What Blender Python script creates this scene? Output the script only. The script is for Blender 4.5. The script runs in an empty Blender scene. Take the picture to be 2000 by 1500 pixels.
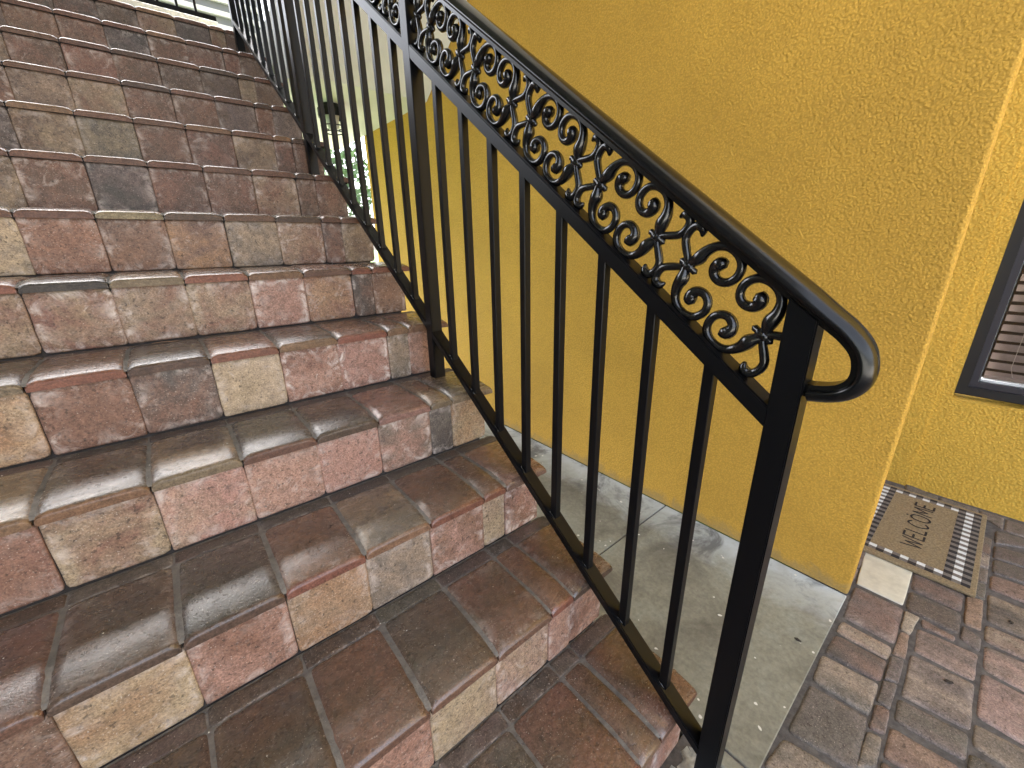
import bpy, bmesh, math, random
from mathutils import Vector, Matrix

R = random.Random(7)
scene = bpy.context.scene
COL = scene.collection
rad = math.radians

# ------------------------------------------------------------------ camera
cam_d = bpy.data.cameras.new('camera')
cam = bpy.data.objects.new('camera', cam_d)
COL.objects.link(cam)
YAW, PITCH, ROLL = 0.6913, 0.3316, -0.0176
fwd = Vector((math.sin(YAW) * math.cos(PITCH), math.cos(YAW) * math.cos(PITCH), -math.sin(PITCH)))
rgt = Vector((math.cos(YAW), -math.sin(YAW), 0))
upv = rgt.cross(fwd)
r2 = math.cos(ROLL) * rgt + math.sin(ROLL) * upv
u2 = -math.sin(ROLL) * rgt + math.cos(ROLL) * upv
M = Matrix((r2, u2, -fwd)).transposed().to_4x4()
M.translation = Vector((0.2657, 0.0111, 1.1703))
cam.matrix_world = M
cam_d.sensor_width = 36
cam_d.lens = 793.1 / 2000 * 36
cam_d.clip_start = 0.02
cam_d.clip_end = 600
scene.camera = cam

# ------------------------------------------------------------------ light
SUN_EL, SUN_AZ = rad(62), rad(-12)          # azimuth clockwise from +Y
w = bpy.data.worlds.new('World')
scene.world = w
w.use_nodes = True
wn = w.node_tree.nodes
wl = w.node_tree.links
bg = wn['Background']
sky = wn.new('ShaderNodeTexSky')
sky.sky_type = 'NISHITA'
sky.sun_disc = False
sky.sun_elevation = SUN_EL
sky.sun_rotation = SUN_AZ
sky.air_density = 1.0
sky.dust_density = 4.0
sky.ozone_density = 0.6
hs = wn.new('ShaderNodeHueSaturation')
hs.inputs['Saturation'].default_value = 0.45
wl.new(sky.outputs[0], hs.inputs['Color'])
wl.new(hs.outputs[0], bg.inputs[0])
bg.inputs[1].default_value = 0.15
sd = bpy.data.lights.new('sun', 'SUN')
sd.energy = 3.0
sd.angle = rad(0.5)
sd.color = (1.0, 0.96, 0.9)
so = bpy.data.objects.new('sun', sd)
COL.objects.link(so)
sdir = Vector((math.sin(SUN_AZ) * math.cos(SUN_EL), math.cos(SUN_AZ) * math.cos(SUN_EL), math.sin(SUN_EL)))
so.rotation_euler = (-sdir).to_track_quat('-Z', 'Y').to_euler()
so.location = (0, -6, 8)
vs = scene.view_settings
vs.view_transform = 'Standard'
vs.look = 'None'
vs.exposure = 2.95
vs.gamma = 1
vs.use_curve_mapping = False
scene.cycles.max_bounces = 10
scene.cycles.diffuse_bounces = 6
scene.cycles.use_denoising = True

# ------------------------------------------------------------------ helpers
def link(o, parent=None):
    COL.objects.link(o)
    if parent is not None:
        o.parent = parent
    return o

def obj(name, me, mat=None, parent=None, smooth=False):
    if isinstance(me, bmesh.types.BMesh):
        bm, me = me, bpy.data.meshes.new(name)
        bm.normal_update()
        bm.to_mesh(me)
        bm.free()
    if mat is not None and not me.materials:
        for m in (mat if isinstance(mat, (list, tuple)) else [mat]):
            me.materials.append(m)
    if smooth:
        for p in me.polygons:
            p.use_smooth = True
    return link(bpy.data.objects.new(name, me), parent)

def empty(name, loc=(0, 0, 0), parent=None):
    o = bpy.data.objects.new(name, None)
    o.location = loc
    o.empty_display_size = 0.1
    return link(o, parent)

def tag(o, label=None, cat=None, group=None, kind=None):
    if label: o['label'] = label
    if cat: o['category'] = cat
    if group: o['group'] = group
    if kind: o['kind'] = kind
    return o

def box(bm, x0, x1, y0, y1, z0, z1, mi=0):
    v = [bm.verts.new(p) for p in ((x0, y0, z0), (x1, y0, z0), (x1, y1, z0), (x0, y1, z0),
                                   (x0, y0, z1), (x1, y0, z1), (x1, y1, z1), (x0, y1, z1))]
    for q in ((0, 3, 2, 1), (4, 5, 6, 7), (0, 1, 5, 4), (1, 2, 6, 5), (2, 3, 7, 6), (3, 0, 4, 7)):
        bm.faces.new([v[i] for i in q]).material_index = mi

def bbox(x0, x1, y0, y1, z0, z1, bev=0.0, seg=2):
    bm = bmesh.new()
    box(bm, x0, x1, y0, y1, z0, z1)
    if bev:
        bmesh.ops.bevel(bm, geom=bm.edges[:], offset=bev, segments=seg, affect='EDGES', profile=0.5)
    return bm

def prism_x(pts, x0, x1):
    """closed polygon pts [(y,z)...] extruded along X"""
    bm = bmesh.new()
    a = [bm.verts.new((x0, y, z)) for y, z in pts]
    b = [bm.verts.new((x1, y, z)) for y, z in pts]
    n = len(pts)
    bm.faces.new(a)
    bm.faces.new(b[::-1])
    for i in range(n):
        j = (i + 1) % n
        bm.faces.new((a[j], a[i], b[i], b[j]))
    bmesh.ops.recalc_face_normals(bm, faces=bm.faces[:])
    return bm

def catmull(pts, sub=4):
    out = []
    n = len(pts)
    for i in range(n - 1):
        p0 = pts[max(i - 1, 0)]; p1 = pts[i]; p2 = pts[i + 1]; p3 = pts[min(i + 2, n - 1)]
        for s in range(sub):
            t = s / sub
            out.append(tuple(0.5 * ((2 * b) + (c - a) * t + (2 * a - 5 * b + 4 * c - d) * t * t + (3 * b - a - 3 * c + d) * t ** 3)
                             for a, b, c, d in zip(p0, p1, p2, p3)))
    out.append(tuple(pts[-1]))
    return out

def tube(bm, pts, radii, seg=8, flat=1.0, axis=Vector((1, 0, 0))):
    """planar tube: cross-section spanned by the in-plane normal and `axis` (times flat); ends closed by a point"""
    P = [Vector(p) for p in pts]
    rings = []
    n = len(P)
    for i in range(n):
        t = (P[min(i + 1, n - 1)] - P[max(i - 1, 0)]).normalized()
        nn = axis.cross(t).normalized()
        rr = radii[i]
        rings.append([bm.verts.new(P[i] + nn * (rr * math.cos(2 * math.pi * k / seg)) + axis * (rr * flat * math.sin(2 * math.pi * k / seg)))
                      for k in range(seg)])
    for a, b in zip(rings, rings[1:]):
        for k in range(seg):
            bm.faces.new((a[k], a[(k + 1) % seg], b[(k + 1) % seg], b[k]))
    for ring, p, d in ((rings[0], P[0], (P[0] - P[1])), (rings[-1], P[-1], (P[-1] - P[-2]))):
        c = bm.verts.new(p + d.normalized() * 0.5 * (radii[0] if ring is rings[0] else radii[-1]))
        for k in range(seg):
            bm.faces.new((ring[k], ring[(k + 1) % seg], c))

def lathe(bm, prof, c, ax, seg=10):
    """prof [(h, r)] revolved about unit axis ax through c"""
    ax = Vector(ax).normalized()
    e1 = ax.orthogonal().normalized()
    e2 = ax.cross(e1)
    rings = [[bm.verts.new(Vector(c) + ax * h + (e1 * math.cos(2 * math.pi * k / seg) + e2 * math.sin(2 * math.pi * k / seg)) * r)
              for k in range(seg)] for h, r in prof]
    for a, b in zip(rings, rings[1:]):
        for k in range(seg):
            bm.faces.new((a[k], a[(k + 1) % seg], b[(k + 1) % seg], b[k]))
    bm.faces.new(rings[0][::-1])
    bm.faces.new(rings[-1])
    bmesh.ops.recalc_face_normals(bm, faces=bm.faces[:])

# ------------------------------------------------------------------ materials
def new_mat(name):
    m = bpy.data.materials.new(name)
    m.use_nodes = True
    nt = m.node_tree
    return m, nt, nt.nodes['Principled BSDF'], nt.nodes, nt.links

def N(nodes, t, **kw):
    n = nodes.new('ShaderNode' + t)
    for k, v in kw.items():
        if k.startswith('i_'):
            key = k[2:]
            n.inputs[int(key) if key.isdigit() else key.replace('_', ' ')].default_value = v
        else:
            setattr(n, k, v)
    return n

def ramp(nodes, stops):
    r = nodes.new('ShaderNodeValToRGB')
    e = r.color_ramp.elements
    e[0].position, e[0].color = stops[0]
    e[1].position, e[1].color = stops[1]
    for p, c in stops[2:]:
        q = e.new(p)
        q.color = c
    return r

def g(v): return (v, v, v, 1)

def mixc(nodes, links, fac, a, b, mode='MIX'):
    m = nodes.new('ShaderNodeMix')
    m.data_type = 'RGBA'
    m.blend_type = mode
    for s, val in ((0, fac), (6, a), (7, b)):
        if hasattr(val, 'links'):
            links.new(val, m.inputs[s])
        elif isinstance(val, (int, float)):
            m.inputs[s].default_value = val
        else:
            m.inputs[s].default_value = (*val[:3], 1)
    return m.outputs[2]

def math_n(nodes, links, op, a, b=None, clamp=False):
    m = nodes.new('ShaderNodeMath')
    m.operation = op
    m.use_clamp = clamp
    for s, val in ((0, a), (1, b)):
        if val is None: continue
        if hasattr(val, 'links'): links.new(val, m.inputs[s])
        else: m.inputs[s].default_value = val
    return m.outputs[0]

def noise(nodes, links, vec, scale, detail=4, rough=0.6, dist=0.0):
    n = nodes.new('ShaderNodeTexNoise')
    n.inputs['Scale'].default_value = scale
    n.inputs['Detail'].default_value = detail
    n.inputs['Roughness'].default_value = rough
    n.inputs['Distortion'].default_value = dist
    links.new(vec, n.inputs['Vector'])
    return n.outputs['Fac']

def simple(name, col, rough=0.5, metal=0.0, spec=0.5, nscale=None, namp=0.2, bump=0.0, bscale=200):
    m, nt, b, n, l = new_mat(name)
    b.inputs['Base Color'].default_value = (*col, 1)
    b.inputs['Roughness'].default_value = rough
    b.inputs['Metallic'].default_value = metal
    b.inputs['Specular IOR Level'].default_value = spec
    tc = n.new('ShaderNodeTexCoord')
    if nscale:
        f = noise(n, l, tc.outputs['Object'], nscale)
        rr = ramp(n, [(0.3, g(1 - namp)), (0.7, g(1 + namp))])
        l.new(f, rr.inputs[0])
        l.new(mixc(n, l, 1.0, col, rr.outputs[0], 'MULTIPLY'), b.inputs['Base Color'])
    if bump:
        f2 = noise(n, l, tc.outputs['Object'], bscale, 3)
        bp = N(n, 'Bump', i_Strength=bump, i_Distance=0.002)
        l.new(f2, bp.inputs['Height'])
        l.new(bp.outputs[0], b.inputs['Normal'])
    return m

def paver_mat(name, kind):
    """tumbled concrete paver: two tones blended in clouds, speckle, pits, salts; tone_a = object colour, tone_b / front_tone / salt = object properties"""
    m, nt, b, n, l = new_mat(name)
    tc = n.new('ShaderNodeTexCoord')
    oi = n.new('ShaderNodeObjectInfo')
    sc = n.new('ShaderNodeVectorMath'); sc.operation = 'SCALE'
    cmb = n.new('ShaderNodeCombineXYZ')
    for i, k in enumerate((37.0, 91.0, 53.0)):
        l.new(math_n(n, l, 'MULTIPLY', oi.outputs['Random'], k), cmb.inputs[i])
    add = n.new('ShaderNodeVectorMath'); add.operation = 'ADD'
    l.new(tc.outputs['Object'], add.inputs[0]); l.new(cmb.outputs[0], add.inputs[1])
    V = add.outputs[0]
    def attr(a):
        x = n.new('ShaderNodeAttribute'); x.attribute_type = 'OBJECT'; x.attribute_name = a
        return x
    ta, tb, salt = oi.outputs['Color'], attr('tone_b').outputs['Color'], attr('salt').outputs['Fac']
    if kind == 'ground':
        mq = n.new('ShaderNodeMapping'); mq.inputs['Scale'].default_value = (1.7, 0.5, 1)
        l.new(V, mq.inputs[0])
        f1 = noise(n, l, mq.outputs[0], 9, 4, 0.6, 0.4)
    else:
        f1 = noise(n, l, V, 9, 4, 0.62, 0.6)
    r1 = ramp(n, [(0.38, g(0)), (0.66, g(1))]); l.new(f1, r1.inputs[0])
    c = mixc(n, l, r1.outputs[0], ta, tb)
    # grain
    f2 = noise(n, l, V, 260, 3, 0.7)
    r2_ = ramp(n, [(0.30, g(0.55)), (0.70, g(1.45))]); l.new(f2, r2_.inputs[0])
    c = mixc(n, l, 1.0, c, r2_.outputs[0], 'MULTIPLY')
    f3 = noise(n, l, V, 62, 5, 0.7)
    r3 = ramp(n, [(0.30, g(0.66)), (0.70, g(1.32))]); l.new(f3, r3.inputs[0])
    c = mixc(n, l, 1.0, c, r3.outputs[0], 'MULTIPLY')
    # dark pits
    f4 = noise(n, l, V, 120, 2, 0.5)
    r4 = ramp(n, [(0.63, g(0)), (0.69, g(1))]); l.new(f4, r4.inputs[0])
    c = mixc(n, l, math_n(n, l, 'MULTIPLY', r4.outputs[0], 0.6), c, (0.03, 0.022, 0.018))
    # salts: near the edges and in clouds
    sx = n.new('ShaderNodeSeparateXYZ'); l.new(tc.outputs['Generated'], sx.inputs[0])
    ax = 'Z' if kind == 'riser' else 'Y'
    def edge(o):
        return math_n(n, l, 'MINIMUM', o, math_n(n, l, 'SUBTRACT', 1.0, o))
    ed = math_n(n, l, 'MINIMUM', edge(sx.outputs['X']), edge(sx.outputs[ax]))
    er = ramp(n, [(0.0, g(0.15)), (0.05, g(1)), (0.16, g(0.25)), (0.4, g(0.0))]); l.new(ed, er.inputs[0])
    f5 = noise(n, l, V, 26, 5, 0.7, 0.8)
    r5 = ramp(n, [(0.47, g(0)), (0.66, g(1))]); l.new(f5, r5.inputs[0])
    f6 = noise(n, l, V, 17, 5, 0.75, 1.0)
    r6 = ramp(n, [(0.60, g(0)), (0.72, g(1))]); l.new(f6, r6.inputs[0])
    sm = math_n(n, l, 'ADD', math_n(n, l, 'MULTIPLY', er.outputs[0], r5.outputs[0]), math_n(n, l, 'MULTIPLY', r6.outputs[0], 0.7), True)
    sm = math_n(n, l, 'MULTIPLY', sm, salt, True)
    c = mixc(n, l, sm, c, (0.62, 0.53, 0.48))
    # light specks
    f7 = noise(n, l, V, 330, 1, 0.5)
    r7 = ramp(n, [(0.69, g(0)), (0.74, g(1))]); l.new(f7, r7.inputs[0])
    c = mixc(n, l, math_n(n, l, 'MULTIPLY', r7.outputs[0], 0.55), c, (0.6, 0.52, 0.45))
    if kind == 'coping':
        sp = n.new('ShaderNodeSeparateXYZ'); l.new(tc.outputs['Object'], sp.inputs[0])
        nz = noise(n, l, V, 60, 3, 0.6)
        yy = math_n(n, l, 'ADD', sp.outputs['Y'], math_n(n, l, 'MULTIPLY', math_n(n, l, 'SUBTRACT', nz, 0.5), 0.012))
        fr = n.new('ShaderNodeMapRange'); l.new(yy, fr.inputs[0])
        fr.inputs[1].default_value, fr.inputs[2].default_value, fr.inputs[3].default_value, fr.inputs[4].default_value = 0.0055, 0.0085, 1, 0
        cf = mixc(n, l, 1.0, attr('front_tone').outputs['Color'], r2_.outputs[0], 'MULTIPLY')
        cf = mixc(n, l, 1.0, cf, r3.outputs[0], 'MULTIPLY')
        c = mixc(n, l, fr.outputs[0], c, cf)
        fm = n.new('ShaderNodeMapRange'); l.new(sp.outputs['Y'], fm.inputs[0])
        fm.inputs[1].default_value, fm.inputs[2].default_value, fm.inputs[3].default_value, fm.inputs[4].default_value = 0.0004, 0.0014, 1, 0
        front_mask = fm.outputs[0]
    l.new(c, b.inputs['Base Color'])
    rr = ramp(n, [(0.3, g(0.18 if kind == 'coping' else 0.5)), (0.7, g(0.33 if kind == 'coping' else 0.72))])
    mp = n.new('ShaderNodeMapping'); mp.inputs['Scale'].default_value = (0.5, 1, 1)
    l.new(V, mp.inputs[0])
    fs = noise(n, l, mp.outputs[0], 55, 4, 0.6, 0.4)
    l.new(fs if kind == 'coping' else f3, rr.inputs[0])
    l.new(rr.outputs[0], b.inputs['Roughness'])
    b.inputs['Specular IOR Level'].default_value = 0.38
    if kind == 'coping':        # the trodden top is sealed and polished, the cast front face is not
        l.new(math_n(n, l, 'ADD', rr.outputs[0], math_n(n, l, 'MULTIPLY', front_mask, 0.3)), b.inputs['Roughness'])
        l.new(math_n(n, l, 'SUBTRACT', 0.95, math_n(n, l, 'MULTIPLY', front_mask, 0.65)), b.inputs['Specular IOR Level'])
    h = math_n(n, l, 'ADD', math_n(n, l, 'MULTIPLY', f2, 0.9), math_n(n, l, 'MULTIPLY', f3, 0.7))
    h = math_n(n, l, 'SUBTRACT', h, math_n(n, l, 'MULTIPLY', r4.outputs[0], 0.5))
    bp = N(n, 'Bump', i_Strength=0.45 if kind == 'coping' else 0.6, i_Distance=0.0012)
    l.new(h, bp.inputs['Height'])
    l.new(bp.outputs[0], b.inputs['Normal'])
    return m

MAT_COP = paver_mat('sealed tread paver', 'coping')
MAT_RIS = paver_mat('riser paver', 'riser')
MAT_PAV = paver_mat('ground paver', 'ground')

def stucco_mat(name, col, sc=250, relief=0.0042, foot=False):
    m, nt, b, n, l = new_mat(name)
    tc = n.new('ShaderNodeTexCoord')
    V = tc.outputs['Object']
    f0 = noise(n, l, V, 1.3, 6, 0.62, 0.3)
    r0 = ramp(n, [(0.3, g(0.84)), (0.7, g(1.08))]); l.new(f0, r0.inputs[0])
    c = mixc(n, l, 1.0, col, r0.outputs[0], 'MULTIPLY')
    vo = N(n, 'TexVoronoi', feature='F1')
    vo.inputs['Scale'].default_value = sc * 0.62
    wob = n.new('ShaderNodeVectorMath'); wob.operation = 'ADD'
    nc = n.new('ShaderNodeTexNoise'); nc.inputs['Scale'].default_value = sc * 0.8; nc.inputs['Detail'].default_value = 2
    l.new(V, nc.inputs['Vector'])
    scl = n.new('ShaderNodeVectorMath'); scl.operation = 'SCALE'; scl.inputs['Scale'].default_value = 0.9 / sc
    l.new(nc.outputs['Color'], scl.inputs[0])
    l.new(V, wob.inputs[0]); l.new(scl.outputs[0], wob.inputs[1])
    l.new(wob.outputs[0], vo.inputs['Vector'])
    vd_ = math_n(n, l, 'SUBTRACT', 1.0, vo.outputs['Distance'])
    f1 = math_n(n, l, 'ADD', math_n(n, l, 'MULTIPLY', vd_, 0.55), math_n(n, l, 'MULTIPLY', noise(n, l, V, sc * 1.3, 3, 0.7), 0.45))
    r1 = ramp(n, [(0.42, g(0.84)), (0.66, g(1.06))]); l.new(f1, r1.inputs[0])
    c = mixc(n, l, 1.0, c, r1.outputs[0], 'MULTIPLY')
    if foot:            # splash dirt along the foot of the wall
        sz = n.new('ShaderNodeSeparateXYZ'); l.new(V, sz.inputs[0])
        fz = noise(n, l, V, 14, 6, 0.7, 0.8)
        zz = math_n(n, l, 'SUBTRACT', sz.outputs['Z'], math_n(n, l, 'MULTIPLY', math_n(n, l, 'SUBTRACT', fz, 0.42), 0.16))
        mz = n.new('ShaderNodeMapRange'); l.new(zz, mz.inputs[0])
        mz.inputs[1].default_value, mz.inputs[2].default_value, mz.inputs[3].default_value, mz.inputs[4].default_value = 0.03, 0.075, 0.6, 0
        c = mixc(n, l, mz.outputs[0], c, (0.30, 0.22, 0.10))
    l.new(c, b.inputs['Base Color'])
    b.inputs['Roughness'].default_value = 0.75
    b.inputs['Specular IOR Level'].default_value = 0.3
    f2 = noise(n, l, V, sc * 0.5, 2, 0.5)
    h = math_n(n, l, 'ADD', f1, math_n(n, l, 'MULTIPLY', f2, 0.8))
    bp = N(n, 'Bump', i_Strength=1.0, i_Distance=relief)
    l.new(h, bp.inputs['Height'])
    l.new(bp.outputs[0], b.inputs['Normal'])
    return m

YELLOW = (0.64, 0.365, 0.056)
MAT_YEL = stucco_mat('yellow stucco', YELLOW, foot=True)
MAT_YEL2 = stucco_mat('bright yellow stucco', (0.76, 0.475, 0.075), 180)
MAT_WHITE = simple('white soffit', (0.72, 0.72, 0.68), 0.7, nscale=3, namp=0.06, bump=0.2, bscale=120)
MAT_BLACK = simple('black railing paint', (0.004, 0.0042, 0.0052), 0.32, spec=0.2, bump=0.04, bscale=300)
MAT_SCROLL = simple('black gloss cast iron', (0.005, 0.005, 0.0055), 0.2, spec=0.6, bump=0.12, bscale=140)
MAT_MORTAR = simple('sandy joint', (0.15, 0.135, 0.12), 0.9, nscale=60, namp=0.4, bump=0.8, bscale=260)
MAT_DARKJ = simple('dark joint', (0.035, 0.03, 0.028), 0.95, nscale=80, namp=0.4)

MAT_SANDBED = simple('grey paver sand', (0.10, 0.092, 0.09), 0.9, nscale=50, namp=0.4, bump=0.8, bscale=260)
# concrete walkway
def concrete_mat():
    m, nt, b, n, l = new_mat('worn concrete')
    tc = n.new('ShaderNodeTexCoord')
    V = tc.outputs['Object']
    f = noise(n, l, V, 3.5, 6, 0.65, 0.5)
    r = ramp(n, [(0.3, (0.12, 0.112, 0.092, 1)), (0.5, (0.235, 0.23, 0.185, 1)), (0.72, (0.285, 0.30, 0.26, 1))])
    l.new(f, r.inputs[0])
    c = r.outputs[0]
    f2 = noise(n, l, V, 70, 4, 0.7)
    r2_ = ramp(n, [(0.3, g(0.78)), (0.7, g(1.2))]); l.new(f2, r2_.inputs[0])
    c = mixc(n, l, 1.0, c, r2_.outputs[0], 'MULTIPLY')
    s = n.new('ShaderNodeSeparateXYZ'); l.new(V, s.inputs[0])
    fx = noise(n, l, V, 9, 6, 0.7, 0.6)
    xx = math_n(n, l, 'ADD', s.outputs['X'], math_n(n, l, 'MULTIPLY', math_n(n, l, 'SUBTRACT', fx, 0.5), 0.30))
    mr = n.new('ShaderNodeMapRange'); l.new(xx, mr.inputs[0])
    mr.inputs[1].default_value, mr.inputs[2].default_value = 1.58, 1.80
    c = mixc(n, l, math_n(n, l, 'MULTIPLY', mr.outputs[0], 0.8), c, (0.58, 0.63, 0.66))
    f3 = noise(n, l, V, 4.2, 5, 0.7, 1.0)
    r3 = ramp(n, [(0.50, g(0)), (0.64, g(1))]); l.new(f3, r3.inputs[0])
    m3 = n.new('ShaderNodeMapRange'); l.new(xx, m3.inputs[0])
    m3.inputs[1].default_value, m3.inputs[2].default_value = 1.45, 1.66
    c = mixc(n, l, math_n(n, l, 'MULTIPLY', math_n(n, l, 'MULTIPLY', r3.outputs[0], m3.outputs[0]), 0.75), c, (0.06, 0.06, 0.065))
    f5 = noise(n, l, V, 38, 1, 0.5)
    r5 = ramp(n, [(0.74, g(0)), (0.76, g(1))]); l.new(f5, r5.inputs[0])
    c = mixc(n, l, r5.outputs[0], c, (0.7, 0.69, 0.64))
    l.new(c, b.inputs['Base Color'])
    b.inputs['Roughness'].default_value = 0.6
    bp = N(n, 'Bump', i_Strength=0.5, i_Distance=0.002)
    l.new(math_n(n, l, 'ADD', f2, math_n(n, l, 'MULTIPLY', f, 2)), bp.inputs['Height'])
    l.new(bp.outputs[0], b.inputs['Normal'])
    return m
MAT_CONC = concrete_mat()

# ------------------------------------------------------------------ ground and walkway
H, T, CT, OV = 0.18, 0.2485, 0.031, 0.012       # rise, going, coping thickness, overhang
G = 0.03                                        # top of the paving

MAT_GRASS = simple('lawn', (0.075, 0.13, 0.03), 0.9, nscale=6, namp=0.5, bump=1, bscale=120)
bm = bmesh.new()
bm.faces.new([bm.verts.new(p) for p in ((-150, -150, -0.05), (150, -150, -0.05), (150, 150, -0.05), (-150, 150, -0.05))])
tag(obj('ground', bm, MAT_GRASS), kind='structure')

# bed of sand and mortar the pavers lie in
bounce_slab = obj('bounce_ground', bbox(-30, 30, -45, -3.305, -.045, G - .01), simple('pale concrete court', (0.55, 0.53, 0.48), 0.8, nscale=2, namp=0.1))  # unseen pale ground, added to bounce sunlight onto the fronts
tag(bounce_slab, kind='structure')
patio = obj('patio', bbox(-3.2, 2.86, -3.3, 0.262, -0.04, G - 0.0058), MAT_SANDBED)
tag(patio, kind='structure')
bm = bbox(1.045, 1.8, 0.113, 0.777, -0.04, G, 0.002, 1)
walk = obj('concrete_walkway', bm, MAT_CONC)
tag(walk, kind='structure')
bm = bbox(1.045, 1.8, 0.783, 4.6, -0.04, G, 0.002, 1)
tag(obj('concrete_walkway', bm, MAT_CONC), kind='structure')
bm = bbox(1.003, 1.041, 0.113, 4.6, -0.04, G - 0.001, 0.004, 1)
tag(obj('concrete_kerb', bm, MAT_CONC), kind='structure')
bm = bbox(1.04, 1.81, 0.26, 4.6, -0.045, G - 0.008)
tag(obj('walkway_base', bm, MAT_DARKJ), kind='structure')

# rough concrete footing round the newel post
bm = bmesh.new()
nx, ny = 16, 14
vv = {}
for i in range(nx + 1):
    for j in range(ny + 1):
        x = 0.80 + 0.2 * i / nx; y = 0.06 + 0.195 * j / ny
        e = min(i, nx - i, j * 2 + 1, (ny - j)) / 3
        vv[i, j] = bm.verts.new((x + R.uniform(-.003, .003), y + R.uniform(-.003, .003), G - 0.012 + min(e, 1) * 0.016 + R.uniform(-.006, .007)))
for i in range(nx):
    for j in range(ny):
        bm.faces.new((vv[i, j], vv[i + 1, j], vv[i + 1, j + 1], vv[i, j + 1]))
MAT_ROCK = simple('rough footing concrete', (0.42, 0.46, 0.48), 0.85, nscale=35, namp=0.6, bump=1, bscale=120)
tag(obj('concrete_footing', bm, MAT_ROCK, smooth=True), kind='structure')

# ------------------------------------------------------------------ pavers
TONES = {
    'r': (0.155, 0.076, 0.048), 'b': (0.108, 0.065, 0.044), 'd': (0.070, 0.056, 0.048), 't': (0.215, 0.148, 0.090),
    'p': (0.240, 0.128, 0.092), 'o': (0.215, 0.115, 0.058), 'g': (0.098, 0.080, 0.062), 'R': (0.225, 0.085, 0.050),
    'T': (0.285, 0.205, 0.120), 'v': (0.112, 0.076, 0.066),
}
def jit(c, a=0.10):
    m3 = sum(c) / 3
    c = tuple(v * 0.86 + m3 * 0.14 for v in c)
    k = 1 + R.uniform(-a, a)
    return tuple(max(0, x * k * (1 + R.uniform(-a / 3, a / 3))) for x in c)

def paint(o, a, b, front=None, salt=0.0, lift=1.0):
    o.color = (*(v * lift for v in jit(TONES[a])), 1)
    o['tone_b'] = [v * lift for v in jit(TONES[b])]
    o['front_tone'] = [v * 0.82 for v in jit(TONES[front or b])]
    o['salt'] = float(salt)

def outline(quad, cr, rr, per=2, spread=(0.7, 1.5)):
    """rounded, slightly worn outline of a convex quad (counter-clockwise)"""
    pts = []
    Q = [Vector((p[0], p[1])) for p in quad]
    for i in range(4):
        p, a, b = Q[i], Q[i - 1], Q[(i + 1) % 4]
        c = cr * rr.uniform(*spread)
        da, db = (a - p).normalized(), (b - p).normalized()
        s = p + da * c; e = p + db * c
        for k in range(3):
            t = k / 2
            pts.append((1 - t) ** 2 * s + 2 * t * (1 - t) * p + t * t * e)
        nxt = b + (p - b).normalized() * cr
        nrm = Vector((-(db.y), db.x))
        for k in range(1, per + 1):
            t = k / (per + 1)
            pts.append(e.lerp(nxt, t) + nrm * rr.uniform(-0.0012, 0.0008))
    return pts

def pillow(quad, h, cr=0.008, edge=0.008, drop=0.004, seed=0, per=2, spread=(0.7, 1.5)):
    """block with a softly rounded top standing on the quad"""
    rr = random.Random(seed)
    o = outline(quad, cr, rr, per, spread)
    c = sum(o, Vector((0, 0))) / len(o)
    bm = bmesh.new()
    rings = []
    for z, ins in ((0, 0.0), (h - drop, 0.0), (h - drop * 0.45, edge * 0.25), (h - drop * 0.12, edge * 0.62), (h, edge * 1.5)):
        ring = []
        for p in o:
            d = c - p
            ring.append(bm.verts.new((*(p + d.normalized() * ins * 1.25), z)))
        rings.append(ring)
    n = len(o)
    for a, b in zip(rings, rings[1:]):
        for k in range(n):
            bm.faces.new((a[k], a[(k + 1) % n], b[(k + 1) % n], b[k]))
    bm.faces.new(rings[-1])
    bmesh.ops.recalc_face_normals(bm, faces=bm.faces[:])
    return bm

def to_mesh(bm, name, mat, smooth=True):
    me = bpy.data.meshes.new(name)
    bm.normal_update(); bm.to_mesh(me); bm.free()
    me.materials.append(mat)
    for p in me.polygons: p.use_smooth = smooth
    return me

def coping_mesh(wd, dp, seed):
    """tread paver with a worn crown and a rounded nose; local x 0..wd, y 0..dp, z 0..CT"""
    rr = random.Random(seed)
    xs = [0, .0015, .004, .009, .018, wd / 2, wd - .018, wd - .009, wd - .004, wd - .0015, wd]
    ys = [0, 0, 0, .0016, .0035, .0065, .013, .022, .038, .060, .11, dp - .012, dp - .004, dp]
    bm = bmesh.new()
    v = {}
    for i, x in enumerate(xs):
        ex = min(x, wd - x)
        sx = 0.0072 * max(0, 1 - ex / 0.017) ** 2.0 + 0.0007 * max(0, 1 - ex / 0.05)
        for j, y in enumerate(ys):
            if j == 0:
                z = 0.0
            else:
                fy = 0.0115 * max(0, 1 - y / 0.085) ** 1.8 + 0.0042 * max(0, 1 - y / 0.008) ** 2
                by = 0.003 * max(0, 1 - (dp - y) / 0.010) ** 2
                z = CT - sx - fy - by + rr.uniform(-.0004, .0004) - (0.0028 if j == 1 else 0)
            cx = 0.0014 * max(0, 1 - ex / 0.006) ** 2
            yy = y + (cx if j < 6 else 0)
            v[i, j] = bm.verts.new((x, yy, z))
    ni, nj = len(xs), len(ys)
    for i in range(ni - 1):
        for j in range(nj - 1):
            bm.faces.new((v[i, j], v[i + 1, j], v[i + 1, j + 1], v[i, j + 1]))
    for i in (0, ni - 1):                       # side walls
        low = [bm.verts.new((xs[i], ys[j], 0)) for j in range(1, nj)]
        prev = v[i, 0]
        for j in range(1, nj):
            f = [v[i, j - 1], v[i, j], low[j - 1]] + ([low[j - 2]] if j > 1 else [])
            if j == 1: continue
            bm.faces.new(f)
    bmesh.ops.recalc_face_normals(bm, faces=bm.faces[:])
    return bm

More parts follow.
